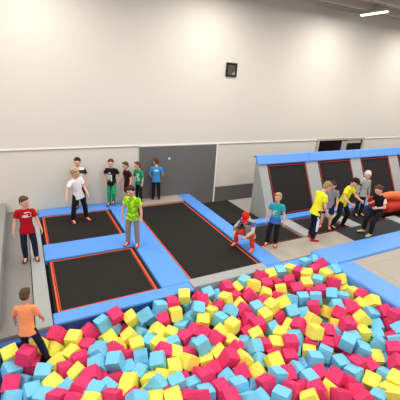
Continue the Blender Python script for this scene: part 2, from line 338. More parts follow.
# ------------------------------------------------------------------ children
SK = M('skin_fair', (226, 172, 146), .6, .05, 8, 0, 1, .3); SK2 = M('skin_tan', (196, 140, 112), .6, .05, 8, 0, 1, .3)
EYE = M('eye_dark', (40, 30, 28), .3); LIP = M('lip', (186, 104, 96), .5)
hair_m = {}
def hairmat(c):
    if c not in hair_m: hair_m[c] = M('hair', c, .7, .25, 40, .5, 120, .25)
    return hair_m[c]
def nv(v): return Vector(v).normalized()
def person(label, H, loc, theta, pose, shirt, legs, feet, hair, skin=SK, shorts=False, cap=None, hood=None, sleeve=.55, foot_name='sock', group=None, untuck=-.06):
    """theta: 0 = facing the viewpoint, + turns towards the right-hand court"""
    g = lambda k, dflt: pose.get(k, dflt)
    lf, ls, tw = g('lean', (2, 0, 0))
    T = (Matrix.Rotation(RAD(tw), 3, 'Z') @ Matrix.Rotation(RAD(ls), 3, 'Y') @ Matrix.Rotation(RAD(-lf), 3, 'X'))
    hip = {s: Vector((s * .048 * H, 0, 0)) for s in (1, -1)}
    kn, an, sh, el, wr = {}, {}, {}, {}, {}
    ddf = {'thL': (-.06, .04, -1), 'thR': (.06, .04, -1), 'skL': (-.02, -.04, -1), 'skR': (.02, -.04, -1), 'upL': (-.22, -.05, -1), 'upR': (.22, -.05, -1), 'foL': (-.1, .22, -1), 'foR': (.1, .22, -1)}
    D = {k: nv(g(k, v)) for k, v in ddf.items()}
    for s, q in ((1, 'R'), (-1, 'L')):
        kn[s] = hip[s] + D['th' + q] * .235 * H; an[s] = kn[s] + D['sk' + q] * .225 * H
        sh[s] = T @ Vector((s * .094 * H, 0, .262 * H)); el[s] = sh[s] + D['up' + q] * .155 * H; wr[s] = el[s] + D['fo' + q] * .135 * H
    lift = g('lift', 0)
    zb = min(an[1].z, an[-1].z) - .042 * H
    cx = (an[1].x + an[-1].x) / 2; cy = (an[1].y + an[-1].y) / 2
    off = Vector((-cx, -cy, -zb))
    for dct in (hip, kn, an, sh, el, wr):
        for s in dct: dct[s] = dct[s] + off
    pel = off.copy()
    nb = pel + T @ Vector((0, 0, .30 * H))
    hy, hp = g('head', (0, 5))
    HM = T @ Matrix.Rotation(RAD(hy), 3, 'Z') @ Matrix.Rotation(RAD(-hp), 3, 'X')
    hc = nb + T @ Vector((0, .012 * H, .03 * H)) + HM @ Vector((0, .006 * H, .085 * H))
    # --- body
    b = Blob()
    b.loft(pel, T, [(-.05 * H, .055 * H, .045 * H, 0), (0, .072 * H, .052 * H, 0), (.09 * H, .062 * H, .045 * H, 0), (.18 * H, .074 * H, .05 * H, 0), (.245 * H, .078 * H, .046 * H, 0), (.285 * H, .05 * H, .036 * H, 0), (.31 * H, .03 * H, .03 * H, 0)])
    b.tube([nb - T @ Vector((0, 0, .03 * H)), hc - HM @ Vector((0, .012 * H, .03 * H))], [.03 * H, .028 * H])
    b.ell(hc, (.054 * H, .064 * H, .076 * H), HM)
    b.ell(hc + HM @ Vector((0, .026 * H, -.045 * H)), (.036 * H, .036 * H, .034 * H), HM)
    b.ell(hc + HM @ Vector((0, .066 * H, -.010 * H)), (.010 * H, .012 * H, .016 * H), HM)
    b.ell(hc + HM @ Vector((0, .058 * H, -.040 * H)), (.018 * H, .008 * H, .007 * H), HM)
    b.ell(hc + HM @ Vector((0, .054 * H, .018 * H)), (.036 * H, .012 * H, .008 * H), HM)
    for s in (1, -1):
        b.ell(hc + HM @ Vector((s * .055 * H, -.004 * H, -.004 * H)), (.008 * H, .014 * H, .021 * H), HM)
        b.tube([hip[s], kn[s], kn[s] + (an[s] - kn[s]) * .35, an[s]], [.044 * H, .031 * H, .032 * H, .020 * H])
        b.tube([an[s], an[s] + Vector((s * .012, .085, -.022)) * H], [.02 * H, .015 * H])
        b.tube([sh[s], el[s]], [.027 * H, .021 * H]); b.tube([el[s], el[s] + (wr[s] - el[s]) * .3, wr[s]], [.021 * H, .021 * H, .0145 * H])
        b.tube([pel + T @ Vector((0, 0, .262 * H)), sh[s]], [.034 * H, .028 * H])
        q = 'R' if s > 0 else 'L'
        d = D['fo' + q]; c = g('palm' + q, None); c = Vector(c) if c else Vector((-s, .15, 0)); c = (c - d * c.dot(d)).normalized()
        wv = d.cross(c).normalized()
        if wv.y < 0 and abs(wv.y) > .05 or (abs(wv.y) <= .05 and wv.z < 0): wv = -wv     # thumb side
        b.ell(wr[s] + d * .024 * H, (.021 * H, .0105 * H, .03 * H), Matrix((wv, c, d)).transposed())
        for k, ln in enumerate((.038, .043, .040, .032)):
            p0 = wr[s] + d * .044 * H + wv * (.0165 - .011 * k) * H
            p1 = p0 + (d * .93 + c * .37).normalized() * ln * .5 * H
            p2 = p1 + (d * .55 + c * .83).normalized() * ln * .55 * H
            b.tube([p0 - d * .02 * H, p0, p1, p2], [.0052 * H, .0052 * H, .005 * H, .0042 * H], n=8)
        p0 = wr[s] + d * .012 * H + wv * .012 * H; p1 = p0 + (d * .6 + wv * .75 + c * .25).normalized() * .024 * H; p2 = p1 + (d * .9 + c * .35).normalized() * .02 * H
        b.tube([p0, p1, p2], [.0065 * H, .006 * H, .005 * H], n=8)
    body = b.build('person', [skin, EYE, LIP], .0078, None, 1)
    inv = HM.transposed()
    for p in body.data.polygons:
        q = inv @ (p.center - hc) / H
        if q.y > .035:
            if abs(abs(q.x) - .021) < .010 and abs(q.z - .004) < .0058: p.material_index = 1
            elif abs(q.x) < .017 and abs(q.z + .040) < .006 and q.y > .05: p.material_index = 2
    # --- shirt
    w = Blob(); k = 1.0
    w.loft(pel, T, [(untuck * H, .108 * H, .078 * H, 0), (0, .095 * H, .072 * H, 0), (.09 * H, .078 * H, .062 * H, 0), (.18 * H, .088 * H, .064 * H, 0), (.25 * H, .094 * H, .058 * H, 0), (.288 * H, .068 * H, .05 * H, 0), (.306 * H, .042 * H, .042 * H, 0)])
    for s in (1, -1):
        d = (el[s] - sh[s])
        w.tube([pel + T @ Vector((0, 0, .255 * H)), sh[s] + T @ Vector((0, 0, -.002 * H))], [.044 * H, .036 * H])
        if sleeve <= 1: w.tube([sh[s], sh[s] + d * sleeve], [.037 * H, .039 * H], (True, False))
        else: w.tube([sh[s], el[s], el[s] + (wr[s] - el[s]) * (sleeve - 1)], [.037 * H, .032 * H, .026 * H], (True, False))
    w.build('shirt', shirt, .010, body, 2)
    # --- trousers or shorts
    w = Blob()
    w.loft(pel, Matrix.Identity(3), [(-.055 * H, .074 * H, .06 * H, 0), (-.01 * H, .082 * H, .063 * H, 0), (.045 * H, .078 * H, .06 * H, 0)])
    for s in (1, -1):
        if shorts: w.tube([hip[s], hip[s] + (kn[s] - hip[s]) * .85], [.052 * H, .055 * H], (True, False))
        else: w.tube([hip[s], kn[s], kn[s] + (an[s] - kn[s]) * .4, an[s] - (an[s] - kn[s]).normalized() * .006 * H], [.050 * H, .043 * H, .041 * H, .034 * H], (True, False))
    w.build('shorts' if shorts else 'trousers', legs, .010, body, 2)
    # --- footwear
    for s in (1, -1):
        w = Blob(); a = an[s]; f = nv((s * .22, 1, 0)); fz = a.z - .042 * H; pts, rd = [], []
        sd = Vector((f.y, -f.x, 0)); rs = []
        for t, rx, hz in ((-.034, .014, .03), (-.028, .022, .046), (0, .027, .052), (.04, .028, .042), (.08, .030, .030), (.10, .024, .024), (.112, .012, .016)):
            c0 = Vector((a.x, a.y, fz)) + f * t * H
            rs.append([c0 + sd * rx * H * math.cos(2 * math.pi * i / 14) + Vector((0, 0, max(0, (.5 + .5 * math.sin(2 * math.pi * i / 14)) * hz * H))) for i in range(14)])
        w.rings(rs); w.tube([a, a + (kn[s] - a).normalized() * .035 * H], [.027 * H, .027 * H], (True, False))
        w.build(foot_name, feet, .008, body, 1)
    # --- hair / cap
    if hood:
        w = Blob(); w.ell(hc + HM @ Vector((0, -.016 * H, .010 * H)), (.068 * H, .070 * H, .082 * H), HM); w.ell(nb + HM @ Vector((0, -.02 * H, .0)), (.055 * H, .05 * H, .04 * H), HM)
        w.build('hood', hood, .009, body, 2)
    elif cap:
        w = Blob(); w.loft(hc, HM, [(.018 * H, .058 * H, .068 * H, 0), (.05 * H, .055 * H, .064 * H, 0), (.075 * H, .04 * H, .046 * H, 0), (.086 * H, .015 * H, .018 * H, 0)])
        cp = w.build('cap', cap, .008, body, 1)
        w = Blob(); w.ell(hc + HM @ Vector((0, .080 * H, .024 * H)), (.045 * H, .045 * H, .007 * H), HM); w.build('brim', cap, .007, cp, 1)
        w = Blob(); w.ell(hc + HM @ Vector((0, -.016 * H, .004 * H)), (.057 * H, .055 * H, .05 * H), HM); w.build('hair', hairmat(hair), .009, body, 1)
    else:
        w = Blob(); w.ell(hc + HM @ Vector((0, -.012 * H, .022 * H)), (.060 * H, .062 * H, .066 * H), HM)
        w.ell(hc + HM @ Vector((0, -.030 * H, -.012 * H)), (.052 * H, .042 * H, .05 * H), HM)
        w.ell(hc + HM @ Vector((.008 * H, .030 * H, .060 * H)), (.045 * H, .036 * H, .022 * H), HM)
        w.build('hair', hairmat(hair), .008, body, 1)
    yaw = .491; th = RAD(theta)
    Fv = Vector((math.sin(yaw), math.cos(yaw))); Rv = Vector((math.cos(yaw), -math.sin(yaw)))
    fd = -Fv * math.cos(th) + Rv * math.sin(th)
    body.rotation_euler = (0, 0, math.atan2(-fd.x, fd.y)); body.location = (loc[0] * S, loc[1] * S, loc[2] * S)
    tag(body, label, 'person', group)
    return body

BED_Z = -.016
BR, DK, BL, RD = (84, 62, 48), (44, 34, 32), (168, 138, 100), (96, 50, 42)
jeans = cloth('navy_denim', (34, 38, 58)); blk = cloth('black_cotton', (30, 28, 32)); dkb = cloth('dark_trouser', (38, 36, 44))
redsock = cloth('red_sock', (196, 36, 48)); darkred = cloth('maroon_shoe', (120, 26, 36)); blksock = cloth('black_sock', (36, 32, 34)); yelsock = cloth('yellow_grey_shoe', (206, 200, 140))
person('boy in a red shirt with a white print standing on the grey floor at left', 1.47, (-.19, 1.10, .002), 25,
       {'head': (45, 5), 'thL': (-.1, .05, -1), 'thR': (.06, .1, -1), 'skR': (.0, -.1, -1), 'upR': (.32, -.02, -1), 'foR': (.2, .2, -1), 'upL': (-.35, 0, -1), 'foL': (-.28, .2, -1)},
       cloth('red_shirt', (176, 18, 32), [((240, 215, 220), (-.10, .07), (.03, .3), (1.02, 1.13), 18)]), jeans, darkred, BR, foot_name='shoe')
person('boy in an orange shirt seen from behind, wading in the foam cubes at left', 1.23, (-.205, -.385, -.17), 186,
       {'lean': (12, -4, 0), 'head': (8, 16), 'thL': (-.10, .2, -1), 'thR': (.36, .02, -1), 'skL': (.06, -.1, -1), 'skR': (.36, -.15, -1), 'upL': (-.45, .3, -1), 'foL': (-.15, .3, -1), 'upR': (.32, .25, -1), 'foR': (.0, .7, -1)},
       cloth('orange_shirt', (255, 152, 100)), cloth('navy_trouser', (30, 32, 52)), blksock, BR, SK2, sleeve=.7)
person('fair haired boy in a white shirt standing on the rear left trampoline', 1.57, (.51, 2.11, BED_Z), 48,
       {'lean': (5, 9, 0), 'head': (28, 8), 'thL': (-.22, .1, -1), 'thR': (.2, .0, -1), 'skL': (-.1, -.06, -1), 'skR': (.1, -.1, -1), 'upR': (.6, .1, -1), 'foR': (.35, .45, -1), 'upL': (-.3, .2, -1), 'foL': (.0, .7, -.7)},
       cloth('white_shirt', (238, 232, 232)), blk, redsock, BL, SK)
person('dark haired boy in a white shirt with a dark chest band by the wall', 1.57, (.60, 2.60, .004), 12,
       {'head': (-8, 8), 'upL': (-.3, 0, -1), 'foL': (-.05, .2, -1)},
       cloth('white_dark_shirt', (226, 224, 218), [((60, 58, 56), (-.4, .4), (-.4, .4), (1.09, 1.20), 0), ((30, 30, 32), (-.5, -.17), (-.4, .4), (.7, 1.3), 0)]), blk, blksock, DK, SK)
person('boy in green trousers and a black shirt with white print against the wall', 1.48, (1.11, 2.60, .004), 0,
       {'head': (0, 4), 'thR': (.05, .03, -1), 'thL': (-.02, .32, -1), 'skL': (.18, -.5, -1), 'upL': (-.55, -.15, -1), 'foL': (.35, .25, -1), 'upR': (.55, -.15, -1), 'foR': (-.35, .25, -1)},
       cloth('black_print_shirt', (30, 26, 28), [((225, 222, 220), (-.075, .075), (.03, .3), (.80, 1.0), 16), ((225, 222, 220), (-.03, .03), (.03, .3), (1.03, 1.07), 0)]), cloth('green_trouser', (44, 156, 104)), blksock, BR, SK)
person('boy in a dark maroon shirt and dark red shorts beside the green trousered boy', 1.40, (1.37, 2.50, .004), -45,
       {'head': (-15, 8), 'upR': (.2, .1, -1), 'foR': (-.1, .6, -.8)},
       cloth('maroon_shirt', (44, 24, 26), [((120, 24, 36), (.06, .4), (-.4, .4), (.6, 1.3), 0)]), cloth('dark_red_shorts', (124, 22, 36)), blksock, BR, SK, shorts=True)
person('boy in a green shirt with white marks standing at the grey door edge', 1.33, (1.60, 2.60, .006), -35,
       {'head': (-30, 5), 'upR': (.25, .05, -1), 'foR': (-.2, .5, -.7)},
       cloth('green_shirt', (30, 150, 100), [((225, 240, 230), (-.08, .08), (.03, .3), (.72, .96), 22)]), dkb, blksock, RD, SK, sleeve=.9)
person('boy in a blue shirt with his back turned, facing the grey door', 1.40, (1.92, 2.60, .006), 190,
       {'head': (35, 5), 'upL': (-.4, .1, -1), 'foL': (.4, .6, -.7), 'upR': (.4, .1, -1), 'foR': (-.4, .6, -.7)},
       cloth('blue_shirt', (54, 138, 200), [((215, 232, 240), (-.07, .07), (-.3, -.02), (.98, 1.04), 24)]), blk, darkred, RD, SK, sleeve=.8)
person('boy in a lime green shirt and grey trousers on the blue pad mid scene', 1.54, (1.03, 1.04, .004), -8,
       {'head': (-6, 16), 'thL': (-.1, .05, -1), 'thR': (.1, .05, -1), 'upL': (-.3, .05, -1), 'foL': (-.12, .2, -1), 'upR': (.3, .05, -1), 'foR': (.12, .2, -1)},
       cloth('lime_shirt', (196, 240, 40), [((120, 190, 40), (-.2, .2), (.0, .3), (.7, 1.3), 13)]), cloth('grey_trouser', (150, 138, 124)), redsock, DK, SK)
person('crouching child in red hat, grey jacket and orange trousers on the long blue pad', 1.58, (2.42, .44, .004), -35,
       {'lean': (22, 0, 0), 'head': (10, 25), 'thL': (-.35, .85, .25), 'thR': (.35, .85, .25), 'skL': (-.05, -.35, -1), 'skR': (.05, -.35, -1), 'upL': (-.35, .7, -.7), 'foL': (.3, .8, -.35), 'upR': (.35, .7, -.7), 'foR': (-.3, .8, -.35)},
       cloth('grey_jacket', (172, 176, 160), [((92, 78, 140), (-.3, .4), (-.4, .4), (.62, .72), 9), ((240, 240, 240), (-.1, .1), (.0, .4), (.5, .6), 12), ((90, 90, 96), (.05, .4), (-.4, .4), (.3, .62), 12)]), cloth('orange_red_trouser', (226, 70, 36)), cloth('orange_sock', (232, 84, 40)), DK, SK, cap=cloth('red_hat', (204, 30, 34)), sleeve=1.9)
person('fair haired boy in a teal and blue shirt on the beige mat', 1.42, (2.83, .37, .001), -22,
       {'head': (-20, 4), 'lean': (0, 0, 0), 'thL': (-.03, .0, -1), 'thR': (.12, .1, -1), 'skR': (.04, -.05, -1), 'upR': (.3, .0, -1), 'foR': (.12, .15, -1), 'upL': (-.3, .05, -1), 'foL': (-.2, .15, -1)},
       cloth('teal_shirt', (50, 158, 176), [((60, 110, 190), (-.4, .4), (-.4, .4), (.4, .80), 0), ((196, 210, 170), (-.06, .07), (.02, .3), (.86, .97), 16)]), blk, redsock, BL, SK)
person('boy in a yellow shirt turned away, looking down, with red socks', 1.66, (3.53, .31, .0), 108,
       {'lean': (10, 0, 0), 'head': (10, 28), 'thL': (-.05, .2, -1), 'thR': (.1, .02, -1), 'skL': (0, -.12, -1), 'skR': (.02, -.14, -1), 'upL': (-.2, .2, -1), 'foL': (.1, .6, -.8), 'upR': (.25, .0, -1), 'foR': (.0, .5, -.9)},
       cloth('yellow_shirt', (236, 228, 48)), cloth('navy_tracksuit', (28, 30, 52), [((225, 228, 238), (.1, .3), (-.03, .05), (.3, .7), 7)]), redsock, (150, 126, 84), SK)
person('boy in a grey shirt and dark shorts half hidden between two yellow shirts', 1.50, (4.10, .58, BED_Z), -20,
       {'head': (-10, 20), 'lean': (8, 0, 0), 'thL': (-.12, .15, -1), 'thR': (.1, .02, -1), 'skL': (-.02, -.15, -1)},
       cloth('grey_shirt', (146, 140, 148)), cloth('dark_shorts', (34, 36, 60)), cloth('rust_sock', (176, 74, 56)), DK, SK, shorts=True)
person('stooping boy in a yellow shirt and dark cap with bent arms', 1.66, (4.33, .54, BED_Z), 40,
       {'lean': (14, 0, 0), 'head': (8, 12), 'thL': (-.2, .42, -1), 'thR': (.38, .2, -1), 'skL': (-.1, -.28, -1), 'skR': (.22, -.4, -1), 'upL': (-.3, .4, -.8), 'foL': (.2, .85, -.3), 'upR': (.5, .2, -.8), 'foR': (-.2, .8, -.5)},
       cloth('yellow_shirt_bright', (238, 232, 36)), blk, blksock, DK, SK, cap=cloth('dark_cap', (40, 34, 30)))
person('pale grey hooded child standing behind the boy in black', 1.52, (5.13, .78, BED_Z), 15,
       {'head': (-5, 6)}, cloth('pale_grey_top', (172, 168, 168)), dkb, blksock, (150, 146, 144), SK, hood=cloth('pale_hood', (214, 210, 210)), sleeve=1.8)
person('stooping boy in black with white sleeve stripe and pale shoes', 1.56, (4.52, .12, .004), -72,
       {'lean': (12, 0, 0), 'head': (0, 10), 'thL': (-.15, .75, -1), 'thR': (.15, .9, -1), 'skL': (-.05, .05, -1), 'skR': (.02, .0, -1), 'upL': (-.3, -.15, -1), 'foL': (.2, 1, -.1), 'upR': (.3, -.3, -1), 'foR': (-.2, 1, -.1)},
       cloth('black_stripe_shirt', (28, 24, 26), [((230, 226, 200), (-.4, -.19), (-.4, .4), (.8, 1.3), 0)]), blk, yelsock, RD, SK, foot_name='shoe')


